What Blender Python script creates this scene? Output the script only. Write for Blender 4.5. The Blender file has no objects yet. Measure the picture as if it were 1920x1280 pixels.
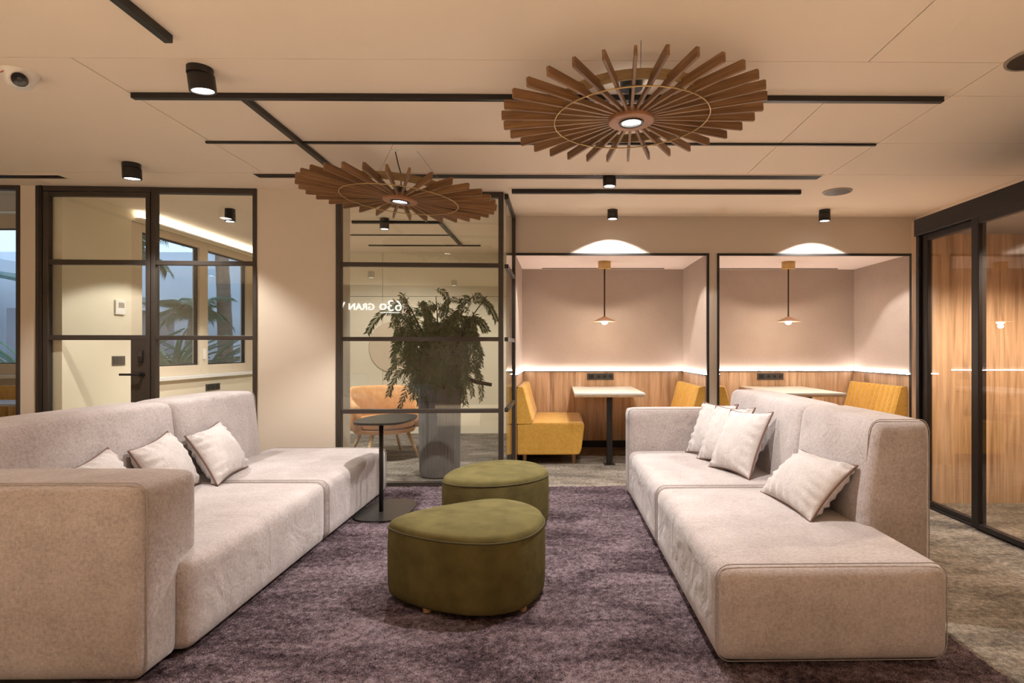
import bpy, bmesh, math, random
import numpy as np
from mathutils import Vector, Matrix
random.seed(7); np.random.seed(7)
scene = bpy.context.scene
COL = scene.collection
PI = math.pi
R = math.radians

# ------------------------------------------------------------------ camera, world, exposure
cam_d = bpy.data.cameras.new('camera'); cam = bpy.data.objects.new('camera', cam_d); COL.objects.link(cam)
cam.location = (0, 0, 1.25); cam.rotation_euler = (PI/2, 0, -0.011)
cam_d.sensor_fit = 'HORIZONTAL'; cam_d.sensor_width = 36; cam_d.lens = 36*1080/1920
cam_d.shift_x = (960-1057)/1920; cam_d.shift_y = 15/1920
cam_d.clip_start = 0.05; cam_d.clip_end = 200
scene.camera = cam
world = bpy.data.worlds.new('world'); scene.world = world; world.use_nodes = True
bg = world.node_tree.nodes['Background']; bg.inputs[0].default_value = (0.50, 0.70, 1.0, 1); bg.inputs[1].default_value = 2.1
vs = scene.view_settings
vs.view_transform = 'Standard'; vs.look = 'None'; vs.gamma = 1; vs.use_curve_mapping = False; vs.exposure = 0.0
WARM = (1.0, 0.84, 0.66); WHITE = (1.0, 0.96, 0.93)
LOBBY_FILL = (1.0, 0.90, 0.79)  # colour of the added fill downlights behind the viewer
E_CHANDELIER = 200; E_SPOT = 135; E_BOOTHSPOT = 130; E_LOBBY_FILL = 262; E_PENDANT = 16; E_ROOM = 120; E_POD_FILL = 240; E_LED = 56.0; E_COVE = 16.0

# ------------------------------------------------------------------ materials
def new_mat(name):
    m = bpy.data.materials.new(name); m.use_nodes = True
    nt = m.node_tree; b = nt.nodes['Principled BSDF']
    return m, nt, b
def N(nt, t, **kw):
    n = nt.nodes.new(t)
    for k, v in kw.items():
        if k in n.inputs: n.inputs[k].default_value = v
        else: setattr(n, k, v)
    return n
def plain(name, col, rough=0.6, metal=0.0, var=0.0, scale=8.0, bump=0.0, bscale=60.0, emit=0.0, sheen=0.0):
    m, nt, b = new_mat(name)
    b.inputs['Base Color'].default_value = (*col, 1); b.inputs['Roughness'].default_value = rough; b.inputs['Metallic'].default_value = metal
    if sheen: b.inputs['Sheen Weight'].default_value = sheen
    if emit:
        b.inputs['Emission Color'].default_value = (*col, 1); b.inputs['Emission Strength'].default_value = emit
    tc = N(nt, 'ShaderNodeTexCoord')
    if var:
        nz = N(nt, 'ShaderNodeTexNoise', Scale=scale, Detail=5.0); nt.links.new(tc.outputs['Object'], nz.inputs['Vector'])
        mx = N(nt, 'ShaderNodeMix', data_type='RGBA')
        mx.inputs[6].default_value = (*[c*(1-var) for c in col], 1); mx.inputs[7].default_value = (*[min(1, c*(1+var)) for c in col], 1)
        nt.links.new(nz.outputs['Fac'], mx.inputs[0]); nt.links.new(mx.outputs[2], b.inputs['Base Color'])
    if bump:
        n2 = N(nt, 'ShaderNodeTexNoise', Scale=bscale, Detail=3.0); nt.links.new(tc.outputs['Object'], n2.inputs['Vector'])
        bp = N(nt, 'ShaderNodeBump', Strength=bump, Distance=0.01); nt.links.new(n2.outputs['Fac'], bp.inputs['Height'])
        nt.links.new(bp.outputs['Normal'], b.inputs['Normal'])
    return m
def ramp(nt, stops):
    r = N(nt, 'ShaderNodeValToRGB'); e = r.color_ramp.elements
    while len(e) < len(stops): e.new(0.5)
    for k, (p, c) in enumerate(stops): e[k].position = p; e[k].color = (*c, 1)
    return r
def wood(name, stops, grain=(26, 26, 1.6), rough=0.5, knots=True, detail=6.0):
    m, nt, b = new_mat(name); b.inputs['Roughness'].default_value = rough
    tc = N(nt, 'ShaderNodeTexCoord'); oi = N(nt, 'ShaderNodeObjectInfo')
    add = N(nt, 'ShaderNodeVectorMath', operation='ADD'); mul = N(nt, 'ShaderNodeMath', operation='MULTIPLY'); mul.inputs[1].default_value = 37.0
    nt.links.new(oi.outputs['Random'], mul.inputs[0]); nt.links.new(mul.outputs[0], add.inputs[1]); nt.links.new(tc.outputs['Object'], add.inputs[0])
    mp = N(nt, 'ShaderNodeMapping'); mp.inputs['Scale'].default_value = grain; nt.links.new(add.outputs[0], mp.inputs['Vector'])
    n1 = N(nt, 'ShaderNodeTexNoise', Scale=1.0, Detail=detail, Distortion=1.2); nt.links.new(mp.outputs[0], n1.inputs['Vector'])
    mp2 = N(nt, 'ShaderNodeMapping'); mp2.inputs['Scale'].default_value = tuple(g*0.28 for g in grain); nt.links.new(add.outputs[0], mp2.inputs['Vector'])
    n2 = N(nt, 'ShaderNodeTexNoise', Scale=1.0, Detail=3.0, Distortion=0.6); nt.links.new(mp2.outputs[0], n2.inputs['Vector'])
    mx = N(nt, 'ShaderNodeMix', data_type='FLOAT'); mx.inputs[0].default_value = 0.5
    nt.links.new(n1.outputs['Fac'], mx.inputs[2]); nt.links.new(n2.outputs['Fac'], mx.inputs[3])
    rp = ramp(nt, stops); nt.links.new(mx.outputs[0], rp.inputs[0]); nt.links.new(rp.outputs[0], b.inputs['Base Color'])
    bp = N(nt, 'ShaderNodeBump', Strength=0.15, Distance=0.004); nt.links.new(n1.outputs['Fac'], bp.inputs['Height']); nt.links.new(bp.outputs['Normal'], b.inputs['Normal'])
    return m
def fabric(name, c1, c2, weave=700.0, rough=0.9, sheen=0.3, wrinkle=0.25, mot=6.0):
    m, nt, b = new_mat(name); b.inputs['Roughness'].default_value = rough; b.inputs['Sheen Weight'].default_value = sheen; b.inputs['Specular IOR Level'].default_value = 0.2
    tc = N(nt, 'ShaderNodeTexCoord')
    fac = []
    for sc in ((weave, weave*0.2, weave*0.2), (weave*0.2, weave*0.2, weave), (weave*0.2, weave, weave*0.2)):
        mp = N(nt, 'ShaderNodeMapping'); mp.inputs['Scale'].default_value = tuple(s*0.5 for s in sc); nt.links.new(tc.outputs['Object'], mp.inputs['Vector'])
        n = N(nt, 'ShaderNodeTexNoise', Scale=1.0, Detail=1.0); nt.links.new(mp.outputs[0], n.inputs['Vector']); fac.append(n)
    a = N(nt, 'ShaderNodeMath', operation='ADD'); nt.links.new(fac[0].outputs['Fac'], a.inputs[0]); nt.links.new(fac[1].outputs['Fac'], a.inputs[1])
    a2 = N(nt, 'ShaderNodeMath', operation='ADD'); nt.links.new(a.outputs[0], a2.inputs[0]); nt.links.new(fac[2].outputs['Fac'], a2.inputs[1])
    big = N(nt, 'ShaderNodeTexNoise', Scale=mot, Detail=4.0); nt.links.new(tc.outputs['Object'], big.inputs['Vector'])
    a3 = N(nt, 'ShaderNodeMath', operation='ADD'); nt.links.new(a2.outputs[0], a3.inputs[0]); nt.links.new(big.outputs['Fac'], a3.inputs[1])
    mr = N(nt, 'ShaderNodeMapRange'); mr.inputs[1].default_value = 1.5; mr.inputs[2].default_value = 2.5; nt.links.new(a3.outputs[0], mr.inputs[0])
    mx = N(nt, 'ShaderNodeMix', data_type='RGBA'); mx.inputs[6].default_value = (*c1, 1); mx.inputs[7].default_value = (*c2, 1)
    nt.links.new(mr.outputs[0], mx.inputs[0]); nt.links.new(mx.outputs[2], b.inputs['Base Color'])
    wr = N(nt, 'ShaderNodeTexNoise', Scale=5.0, Detail=3.0, Distortion=0.8); nt.links.new(tc.outputs['Object'], wr.inputs['Vector'])
    bp = N(nt, 'ShaderNodeBump', Strength=wrinkle, Distance=0.03); nt.links.new(wr.outputs['Fac'], bp.inputs['Height'])
    bp2 = N(nt, 'ShaderNodeBump', Strength=0.25, Distance=0.002); nt.links.new(a2.outputs[0], bp2.inputs['Height']); nt.links.new(bp.outputs['Normal'], bp2.inputs['Normal'])
    nt.links.new(bp2.outputs['Normal'], b.inputs['Normal'])
    return m
def carpet(name, stops, scales=(2.2, 0.9), fine=220.0, bump=0.6):
    m, nt, b = new_mat(name); b.inputs['Roughness'].default_value = 0.95; b.inputs['Specular IOR Level'].default_value = 0.1
    tc = N(nt, 'ShaderNodeTexCoord')
    mp = N(nt, 'ShaderNodeMapping'); mp.inputs['Scale'].default_value = (scales[0], scales[0]*2.4, 1); nt.links.new(tc.outputs['Object'], mp.inputs['Vector'])
    n1 = N(nt, 'ShaderNodeTexNoise', Scale=scales[1], Detail=7.0, Roughness=0.65, Distortion=0.8); nt.links.new(mp.outputs[0], n1.inputs['Vector'])
    n2 = N(nt, 'ShaderNodeTexNoise', Scale=fine, Detail=2.0); nt.links.new(tc.outputs['Object'], n2.inputs['Vector'])
    n3 = N(nt, 'ShaderNodeTexNoise', Scale=34.0, Detail=4.0, Roughness=0.7); nt.links.new(tc.outputs['Object'], n3.inputs['Vector'])
    mx = N(nt, 'ShaderNodeMix', data_type='FLOAT'); mx.inputs[0].default_value = 0.45; nt.links.new(n1.outputs['Fac'], mx.inputs[2]); nt.links.new(n2.outputs['Fac'], mx.inputs[3])
    mx2 = N(nt, 'ShaderNodeMix', data_type='FLOAT'); mx2.inputs[0].default_value = 0.35; nt.links.new(mx.outputs[0], mx2.inputs[2]); nt.links.new(n3.outputs['Fac'], mx2.inputs[3])
    rp = ramp(nt, stops); nt.links.new(mx2.outputs[0], rp.inputs[0]); nt.links.new(rp.outputs[0], b.inputs['Base Color'])
    bp = N(nt, 'ShaderNodeBump', Strength=bump, Distance=0.008); nt.links.new(n2.outputs['Fac'], bp.inputs['Height']); nt.links.new(bp.outputs['Normal'], b.inputs['Normal'])
    return m
def glass(name, tint=(0.97, 0.98, 0.97), ior=1.5):
    m = bpy.data.materials.new(name); m.use_nodes = True; nt = m.node_tree; nt.nodes.clear()
    out = N(nt, 'ShaderNodeOutputMaterial'); mix = N(nt, 'ShaderNodeMixShader'); fr = N(nt, 'ShaderNodeFresnel', IOR=ior)
    ge = N(nt, 'ShaderNodeNewGeometry'); mi = N(nt, 'ShaderNodeMix', data_type='FLOAT'); mi.inputs[2].default_value = ior; mi.inputs[3].default_value = 1/ior
    nt.links.new(ge.outputs['Backfacing'], mi.inputs[0]); nt.links.new(mi.outputs[0], fr.inputs['IOR'])
    tr = N(nt, 'ShaderNodeBsdfTransparent', Color=(*tint, 1)); gl = N(nt, 'ShaderNodeBsdfGlossy', Roughness=0.0, Color=(1, 1, 1, 1))
    nt.links.new(fr.outputs[0], mix.inputs[0]); nt.links.new(tr.outputs[0], mix.inputs[1]); nt.links.new(gl.outputs[0], mix.inputs[2]); nt.links.new(mix.outputs[0], out.inputs[0])
    return m
def emitter(name, col, s):
    m = bpy.data.materials.new(name); m.use_nodes = True; nt = m.node_tree; nt.nodes.clear()
    out = N(nt, 'ShaderNodeOutputMaterial'); e = N(nt, 'ShaderNodeEmission', Color=(*col, 1), Strength=s); nt.links.new(e.outputs[0], out.inputs[0])
    return m

M = {}
M['ceiling'] = plain('ceiling_paint', (0.85, 0.72, 0.575), 0.85, var=0.03, scale=1.5, bump=0.03, bscale=90)
M['bounce_stone'] = plain('lobby_bounce_floor', (0.72, 0.62, 0.50), 0.5, var=0.05, scale=3)
M['joint'] = plain('dark_joint_backing', (0.10, 0.08, 0.06), 0.9, var=0.1)  # dark backing that shows in the gaps between panels
M['wall'] = plain('wall_paint', (0.72, 0.62, 0.50), 0.85, var=0.03, scale=2, bump=0.05, bscale=120)
M['wall2'] = plain('wall_paint_taupe', (0.60, 0.51, 0.42), 0.85, var=0.03, scale=2, bump=0.05, bscale=120)
M['rear_wall'] = plain('dark_taupe_rear_wall', (0.22, 0.17, 0.135), 0.85, var=0.05, scale=3)
M['room_wall'] = plain('meeting_room_paint', (0.74, 0.66, 0.50), 0.85, var=0.03, scale=2, bump=0.04, bscale=120)
M['alcove'] = fabric('alcove_textile', (0.385, 0.305, 0.255), (0.44, 0.355, 0.30), weave=600, sheen=0.05, wrinkle=0.0, mot=4)
M['alcove_ceiling'] = plain('alcove_ceiling_paint', (0.82, 0.69, 0.61), 0.85, var=0.02)
M['carpet'] = carpet('floor_carpet', [(0.39, (0.052, 0.043, 0.034)), (0.50, (0.180, 0.152, 0.122)), (0.61, (0.39, 0.34, 0.28))])
M['rug'] = carpet('purple_rug_pile', [(0.41, (0.016, 0.009, 0.011)), (0.50, (0.088, 0.060, 0.067)), (0.59, (0.225, 0.170, 0.183))], scales=(1.6, 1.0), fine=190, bump=0.9)
M['black'] = plain('black_metal', (0.022, 0.019, 0.017), 0.42, 0.3, var=0.1, scale=20)
M['bronze'] = plain('dark_bronze_metal', (0.060, 0.048, 0.039), 0.45, 0.4, var=0.1, scale=12)
M['podmetal'] = plain('pod_dark_metal', (0.020, 0.016, 0.015), 0.4, 0.4, var=0.1, scale=12)
M['glass'] = glass('clear_glass', ior=1.46); M['glass2'] = glass('pod_glass', (0.92, 0.90, 0.88), 1.55)
M['sofa'] = fabric('sofa_linen', (0.335, 0.285, 0.27), (0.535, 0.475, 0.46), wrinkle=0.5)
M['sofa_base'] = plain('sofa_base_black', (0.02, 0.016, 0.014), 0.7, var=0.1)
M['pillow'] = fabric('pillow_linen', (0.44, 0.395, 0.375), (0.60, 0.55, 0.53), wrinkle=0.45, mot=14)
M['piping'] = plain('brown_piping', (0.17, 0.095, 0.07), 0.8, var=0.15, scale=60)
M['seam'] = plain('sofa_seam', (0.37, 0.32, 0.295), 0.9, var=0.1, scale=60)
M['olive'] = plain('olive_velvet', (0.108, 0.089, 0.034), 0.95, var=0.55, scale=9, bump=0.5, bscale=14)
M['olive'].node_tree.nodes['Principled BSDF'].inputs['Specular IOR Level'].default_value = 0.08
M['olive_seam'] = plain('olive_seam', (0.055, 0.045, 0.015), 0.9, var=0.1, scale=50)
M['yellow'] = fabric('mustard_velvet', (0.58, 0.31, 0.045), (0.74, 0.43, 0.085), weave=260, rough=0.75, sheen=0.4, wrinkle=0.1, mot=5)
M['tan'] = fabric('tan_leather', (0.50, 0.25, 0.10), (0.62, 0.34, 0.15), weave=90, rough=0.55, sheen=0.0, wrinkle=0.2, mot=6)
M['oak'] = wood('oak_panel', [(0.35, (0.27, 0.155, 0.082)), (0.45, (0.44, 0.28, 0.16)), (0.56, (0.56, 0.37, 0.225)), (0.68, (0.66, 0.46, 0.29))])
M['oak_edge'] = wood('oak_edge', [(0.3, (0.36, 0.22, 0.11)), (0.7, (0.60, 0.41, 0.23))])
M['slat'] = wood('walnut_slat', [(0.32, (0.085, 0.038, 0.013)), (0.5, (0.20, 0.096, 0.036)), (0.68, (0.31, 0.165, 0.066))], grain=(3, 60, 60))
M['hoop'] = wood('slat_hoop_wood', [(0.3, (0.15, 0.09, 0.035)), (0.7, (0.34, 0.22, 0.09))], grain=(8, 8, 60))
M['hub'] = wood('hub_wood', [(0.3, (0.24, 0.10, 0.045)), (0.7, (0.42, 0.20, 0.10))], grain=(20, 20, 20))
M['brass'] = plain('brass', (0.52, 0.36, 0.15), 0.35, 0.85, var=0.1, scale=30)
M['copper'] = plain('copper_shade', (0.42, 0.22, 0.13), 0.4, 0.7, var=0.1, scale=30)
M['legwood'] = wood('leg_wood', [(0.3, (0.28, 0.15, 0.07)), (0.7, (0.48, 0.29, 0.15))])
M['palewood'] = wood('pale_beech', [(0.3, (0.52, 0.34, 0.18)), (0.7, (0.70, 0.50, 0.30))])
M['darkleg'] = wood('dark_leg_wood', [(0.3, (0.05, 0.03, 0.015)), (0.7, (0.11, 0.065, 0.03))])
M['tabletop'] = plain('pale_laminate', (0.60, 0.54, 0.46), 0.45, var=0.04, scale=6)
M['sidetable'] = plain('black_steel_plate', (0.035, 0.032, 0.028), 0.38, 0.2, var=0.15, scale=14)
M['socket'] = plain('anthracite_plastic', (0.045, 0.043, 0.042), 0.45, var=0.05)
M['hole'] = plain('socket_hole', (0.008, 0.008, 0.008), 0.6, var=0.05)
M['white'] = plain('white_plastic', (0.78, 0.74, 0.68), 0.4, var=0.02)
M['screen'] = plain('grey_display', (0.33, 0.27, 0.21), 0.3, var=0.05)
M['red'] = plain('red_print', (0.45, 0.08, 0.06), 0.5, var=0.05)
M['lens'] = emitter('lamp_lens', (1, 0.97, 0.93), 14)
M['globe'] = emitter('globe_glass', (1, 0.87, 0.70), 5)
M['bulb'] = emitter('pendant_bulb', (1, 0.93, 0.82), 16)
M['led'] = emitter('led_strip', (1, 0.91, 0.86), E_LED)
M['cove'] = emitter('cove_led', (1, 0.90, 0.74), E_COVE)
M['sign'] = emitter('sign_letters', (1, 0.95, 0.88), 9)
M['lensglass'] = plain('camera_lens', (0.012, 0.012, 0.016), 0.12, var=0.1)
M['planter'] = plain('grey_fluted_ceramic', (0.20, 0.185, 0.175), 0.75, var=0.12, scale=9, bump=0.1, bscale=80)
M['soil'] = plain('soil', (0.03, 0.02, 0.013), 0.95, var=0.3, scale=40)
M['leaf'] = plain('pepper_leaf', (0.15, 0.185, 0.065), 0.6, var=0.45, scale=5)
M['stem'] = plain('plant_stem', (0.055, 0.035, 0.02), 0.8, var=0.3, scale=20)
M['frame'] = plain('cream_window_frame', (0.66, 0.56, 0.43), 0.5, var=0.03)
M['sill'] = plain('pale_sill', (0.74, 0.72, 0.68), 0.4, var=0.03)
M['render'] = plain('courtyard_render', (0.72, 0.74, 0.78), 0.9, var=0.06, scale=2)
M['ground'] = plain('courtyard_soil', (0.16, 0.13, 0.10), 0.95, var=0.3, scale=5)
M['palmbark'] = wood('palm_bark', [(0.3, (0.10, 0.065, 0.045)), (0.7, (0.33, 0.21, 0.14))], grain=(12, 12, 26))
M['palmleaf'] = plain('palm_leaf', (0.09, 0.16, 0.09), 0.55, var=0.4, scale=3)
M['agave'] = plain('agave_leaf', (0.16, 0.30, 0.20), 0.5, var=0.4, scale=4)
M['shed'] = plain('grey_shed_wall', (0.30, 0.30, 0.33), 0.8, var=0.1, scale=3)
M['awning'] = plain('green_awning', (0.06, 0.14, 0.13), 0.7, var=0.15, scale=3)
M['disc'] = plain('beige_disc', (0.62, 0.50, 0.36), 0.7, var=0.03)
M['grey_table'] = plain('grey_tabletop', (0.36, 0.37, 0.40), 0.4, var=0.04)

# ------------------------------------------------------------------ builders
def link(o, parent=None):
    COL.objects.link(o)
    if parent is not None: o.parent = parent
    return o
def tag(o, label=None, cat=None, group=None, kind=None):
    if label: o['label'] = label
    if cat: o['category'] = cat
    if group: o['group'] = group
    if kind: o['kind'] = kind
    return o
def thing(name, label, cat, loc=(0, 0, 0), rz=0.0, group=None, kind=None):
    o = bpy.data.objects.new(name, None); o.empty_display_size = 0.1; o.location = loc; o.rotation_euler = (0, 0, rz); link(o)
    return tag(o, label, cat, group, kind)
def struct(name, loc=(0, 0, 0), rz=0.0):
    o = bpy.data.objects.new(name, None); o.empty_display_size = 0.1; o.location = loc; o.rotation_euler = (0, 0, rz); link(o); o['kind'] = 'structure'
    return o
def me_from(name, v, f, mat, smooth=False):
    me = bpy.data.meshes.new(name); me.from_pydata([tuple(p) for p in v], [], [tuple(q) for q in f])
    me.materials.append(M[mat] if isinstance(mat, str) else mat)
    if smooth: me.polygons.foreach_set('use_smooth', [True]*len(me.polygons))
    me.validate(); me.update(); return me
def ob(name, me, parent=None, loc=None, rot=None):
    o = bpy.data.objects.new(name, me); link(o, parent)
    if loc is not None: o.location = loc
    if rot is not None: o.rotation_euler = rot
    return o
def recalc(me):
    bm = bmesh.new(); bm.from_mesh(me); bmesh.ops.recalc_face_normals(bm, faces=bm.faces[:]); bm.to_mesh(me); bm.free(); return me
BOXF = [(0, 3, 2, 1), (4, 5, 6, 7), (0, 1, 5, 4), (1, 2, 6, 5), (2, 3, 7, 6), (3, 0, 4, 7)]
def boxv(x0, x1, y0, y1, z0, z1):
    return [(x0, y0, z0), (x1, y0, z0), (x1, y1, z0), (x0, y1, z0), (x0, y0, z1), (x1, y0, z1), (x1, y1, z1), (x0, y1, z1)]
def boxes(name, bl, mat, parent=None, bev=0.0):
    v = []; f = []
    for b in bl:
        k = len(v); v += boxv(*b); f += [tuple(i+k for i in q) for q in BOXF]
    me = me_from(name, v, f, mat)
    if bev:
        bm = bmesh.new(); bm.from_mesh(me); bmesh.ops.bevel(bm, geom=bm.edges[:], offset=bev, segments=2, affect='EDGES', profile=0.5); bm.to_mesh(me); bm.free()
    return ob(name, me, parent)
def box(name, x0, x1, y0, y1, z0, z1, mat, parent=None, bev=0.0): return boxes(name, [(x0, x1, y0, y1, z0, z1)], mat, parent, bev)
def rounded(name, lo, hi, r, mat, parent=None, n=10, puff=(0, 0, 0), fn=None):
    """soft upholstered block: a subdivided box pulled onto a rounded-box surface"""
    lo = np.array(lo, float); hi = np.array(hi, float); c = (lo+hi)/2; h = (hi-lo)/2
    bm = bmesh.new(); bmesh.ops.create_cube(bm, size=2.0); bmesh.ops.subdivide_edges(bm, edges=bm.edges[:], cuts=n, use_grid_fill=True)
    for v in bm.verts:
        p = np.array(v.co)
        q = np.sign(p)*np.abs(np.sin(p*PI/2))**0.9   # gather rows near the edges
        w = q*h; rr = min(r, *(h*0.98))
        inn = np.clip(w, -(h-rr), h-rr); d = w-inn
        L = np.linalg.norm(d)
        if L > 1e-9: w = inn+d/L*rr
        for ax in range(3):
            if puff[ax]:
                o1, o2 = [k for k in range(3) if k != ax]
                g = max(0, 1-(w[o1]/h[o1])**4)*max(0, 1-(w[o2]/h[o2])**4)
                w[ax] += np.sign(p[ax])*puff[ax]*g*abs(w[ax]/h[ax])
        w = w+c
        if fn: w = fn(w)
        v.co = w
    for f in bm.faces: f.smooth = True
    me = bpy.data.meshes.new(name); bm.to_mesh(me); bm.free(); me.materials.append(M[mat])
    return ob(name, me, parent)
def tube_data(pts, r, n=8, closed=False):
    P = [Vector(p) for p in pts]; m = len(P); v = []; f = []
    rr = r if hasattr(r, '__len__') else [r]*m
    up = None
    for i in range(m):
        t = (P[(i+1) % m]-P[i-1]) if closed else (P[min(i+1, m-1)]-P[max(i-1, 0)])
        t.normalize()
        if up is None:
            up = Vector((0, 0, 1)) if abs(t.z) < 0.9 else Vector((1, 0, 0))
        a = t.cross(up); 
        if a.length < 1e-6: a = t.orthogonal()
        a.normalize(); b = a.cross(t).normalized(); up = b
        for k in range(n):
            an = 2*PI*k/n; v.append(P[i]+a*math.cos(an)*rr[i]+b*math.sin(an)*rr[i])
    for i in range(m if closed else m-1):
        j = (i+1) % m
        for k in range(n): f.append((i*n+k, i*n+(k+1) % n, j*n+(k+1) % n, j*n+k))
    if not closed: f.append(tuple(range(n))[::-1]); f.append(tuple(range((m-1)*n, m*n)))
    return v, f
def tube(name, pts, r, mat, parent=None, n=8, closed=False):
    v, f = tube_data(pts, r, n, closed); return ob(name, recalc(me_from(name, v, f, mat, True)), parent)
def lathe_me(name, prof, mat, n=32, smooth=True, flute=None):
    v = []; f = []; m = len(prof)
    for (r, z) in prof:
        for k in range(n):
            a = 2*PI*k/n; q = r*(1+(flute[0]*math.cos(flute[1]*a) if flute else 0)); v.append((q*math.cos(a), q*math.sin(a), z))
    for i in range(m-1):
        for k in range(n): f.append((i*n+k, i*n+(k+1) % n, (i+1)*n+(k+1) % n, (i+1)*n+k))
    ring = prof[0] == prof[-1]
    if prof[0][0] > 1e-5 and not ring: f.append(tuple(range(n))[::-1])
    if prof[-1][0] > 1e-5 and not ring: f.append(tuple(range((m-1)*n, m*n)))
    me = me_from(name, v, f, mat, smooth); recalc(me)
    if smooth:
        try: me.set_sharp_from_angle(angle=R(40))
        except Exception: pass
    return me
def lathe(name, prof, mat, parent=None, loc=(0, 0, 0), n=32, rot=None, flute=None): return ob(name, lathe_me(name, prof, mat, n, True, flute), parent, loc, rot)
def prism_me(name, outline, y0, y1, mat):
    """outline in (x,z) extruded along y"""
    n = len(outline); v = [(x, y0, z) for x, z in outline]+[(x, y1, z) for x, z in outline]
    f = [tuple(range(n)), tuple(range(2*n-1, n-1, -1))]+[(i, (i+1) % n, n+(i+1) % n, n+i) for i in range(n)]
    return recalc(me_from(name, v, f, mat))
def spot(name, loc, energy, angle, blend, col, parent, aim=(0, 0, -1), size=0.03):
    l = bpy.data.lights.new(name, 'SPOT'); l.energy = energy; l.spot_size = R(angle); l.spot_blend = blend; l.color = col; l.shadow_soft_size = size
    o = bpy.data.objects.new(name, l); link(o, parent); o.location = loc; o.rotation_euler = Vector(aim).to_track_quat('-Z', 'Y').to_euler(); return o
def point(name, loc, energy, col, parent, size=0.03):
    l = bpy.data.lights.new(name, 'POINT'); l.energy = energy; l.color = col; l.shadow_soft_size = size
    o = bpy.data.objects.new(name, l); link(o, parent); o.location = loc; return o
def copy_tree(o, parent=None):
    c = o.copy(); link(c, parent)
    for ch in list(o.children): copy_tree(ch, c)
    return c
def spline(pts, n=10):
    out = []; m = len(pts)
    for i in range(m):
        p0, p1, p2, p3 = (np.array(pts[(i+k-1) % m], float) for k in range(4))
        for j in range(n):
            t = j/n; out.append(0.5*((2*p1)+(-p0+p2)*t+(2*p0-5*p1+4*p2-p3)*t*t+(-p0+3*p1-3*p2+p3)*t**3))
    return out

CH = 2.69     # ceiling height
# ------------------------------------------------------------------ floor and ceiling
lf = box('floor_lobby_bounce', -7, 4, -2.7, 1.05, -0.1, 0, 'bounce_stone'); lf['kind'] = 'structure'  # added pale floor out of view, bounces the downlights up to the ceiling
fl = boxes('floor', [(-7, 4, 1.05, 6.1, -0.1, 0), (-4.6, 4, 6.1, 8.8, -0.1, 0)], 'carpet'); fl['kind'] = 'structure'
ce = struct('ceiling')
boxes('ceiling_backing', [(-7, 4, -2.7, 6.1, CH+0.014, CH+0.12), (-4.65, 4, 6.1, 8.8, CH+0.014, CH+0.12)], 'joint', ce)
g = 0.003
def cpanel(x0, x1, y0, y1): box('ceiling_panel', x0+g, x1-g, y0+g, y1-g, CH, CH+0.015, 'ceiling', ce)
cpanel(-7, -2.40, 2.87, 4.72)
XS = [-7, -2.40, 1.557, 2.24, 3.9]
for (y0, y1, merge) in [(-2.7, 0.3, 0), (0.3, 2.87, 0), (2.87, 3.25, 1), (3.25, 4.0, 0), (4.0, 4.72, 0), (4.72, 6.1, 2)]:
    xs = XS if merge == 0 else ([-7, -2.40, 2.24, 3.9] if merge == 1 else [-7, -4.4, 3.9])
    if y1 < 3: xs = [-7, 1.557, 2.24, 3.9]
    for a, b in zip(xs[:-1], xs[1:]):
        if y0 >= 2.86 and b == -2.40: continue
        cpanel(a, b, y0, y1)
cpanel(-4.4, -0.47, 6.1, 8.7); cpanel(-0.47, 3.9, 6.1, 6.3)

# ------------------------------------------------------------------ outer walls
def wallbox(name, *a, mat='wall'):
    o = box(name, *a, mat); o['kind'] = 'structure'; return o
wallbox('wall_right', 3.9, 4.0, -2.7, 7.6, 0, CH+.1, mat='ceiling')
wallbox('wall_behind', -7, 4, -2.72, -2.6, 0, CH+.1, mat='rear_wall')
wallbox('wall_far_left', -7.12, -7, -2.7, 6.1, 0, CH+.1)
wallbox('wall_meeting_left', -4.62, -4.4, 5.165, 6.0, 0, CH, mat='room_wall')
mrb = struct('wall_meeting_rear')
for (x0, x1) in ((-4.6, -2.603), (-2.597, -0.47)):
    for (z0, z1) in ((0, 2.037), (2.043, CH)): box('wall_panel', x0, x1, 8.6, 8.64, z0, z1, 'room_wall', mrb)
box('panel_backing', -4.6, -0.47, 8.64, 8.74, 0, CH, 'joint', mrb)
wallbox('wall_meeting_right', -0.52, -0.475, 6.22, 8.7, 0, CH, mat='room_wall')

# rotated front wall of the meeting room: local -x runs left along the wall, +y goes behind it
A = R(2.3); O = (-0.494, 5.28, 0)
def loc_struct(name): return struct(name, O, A)
wf = loc_struct('wall_front')
box('wall_pier', -2.199, -1.505, 0, 0.40, 0, CH, 'wall', wf)
box('wall_column', -4.226, -4.092, 0, 0.40, 0, CH, 'wall', wf)

def grid_window(name, u0, u1, rails, post=0.042, depth=0.055, mat='bronze', zt=CH, left=True, right=True, top=0.05, bot=0.045, zb=0.0):
    w = loc_struct(name)
    a, b = -u1, -u0
    if left: box('post', a, a+post, -0.012, depth, zb, zt, mat, w, 0.004)
    if right: box('post', b-post, b, -0.012, depth, zb, zt, mat, w, 0.004)
    xa = a+(post if left else 0); xb = b-(post if right else 0)
    box('rail', xa, xb, -0.008, depth, zt-top, zt, mat, w, 0.003); box('rail', xa, xb, -0.008, depth, zb, zb+bot, mat, w, 0.003)
    zs = [zb+bot]
    for z in rails: box('rail', xa, xb, -0.008, depth-.01, z-0.019, z+0.019, mat, w, 0.003); zs += [z-0.019, z+0.019]
    zs.append(zt-top)
    for k in range(0, len(zs), 2): box('pane', xa-.004, xb+.004, 0.016, 0.024, zs[k]-.004, zs[k+1]+.004, 'glass', w)
    return w
grid_window('window_1', 2.199, 3.112, [2.02, 1.355], post=0.036)
w2 = grid_window('window_2', 0.0, 1.505, [2.02, 1.345, 0.69], post=0.046)
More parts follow.
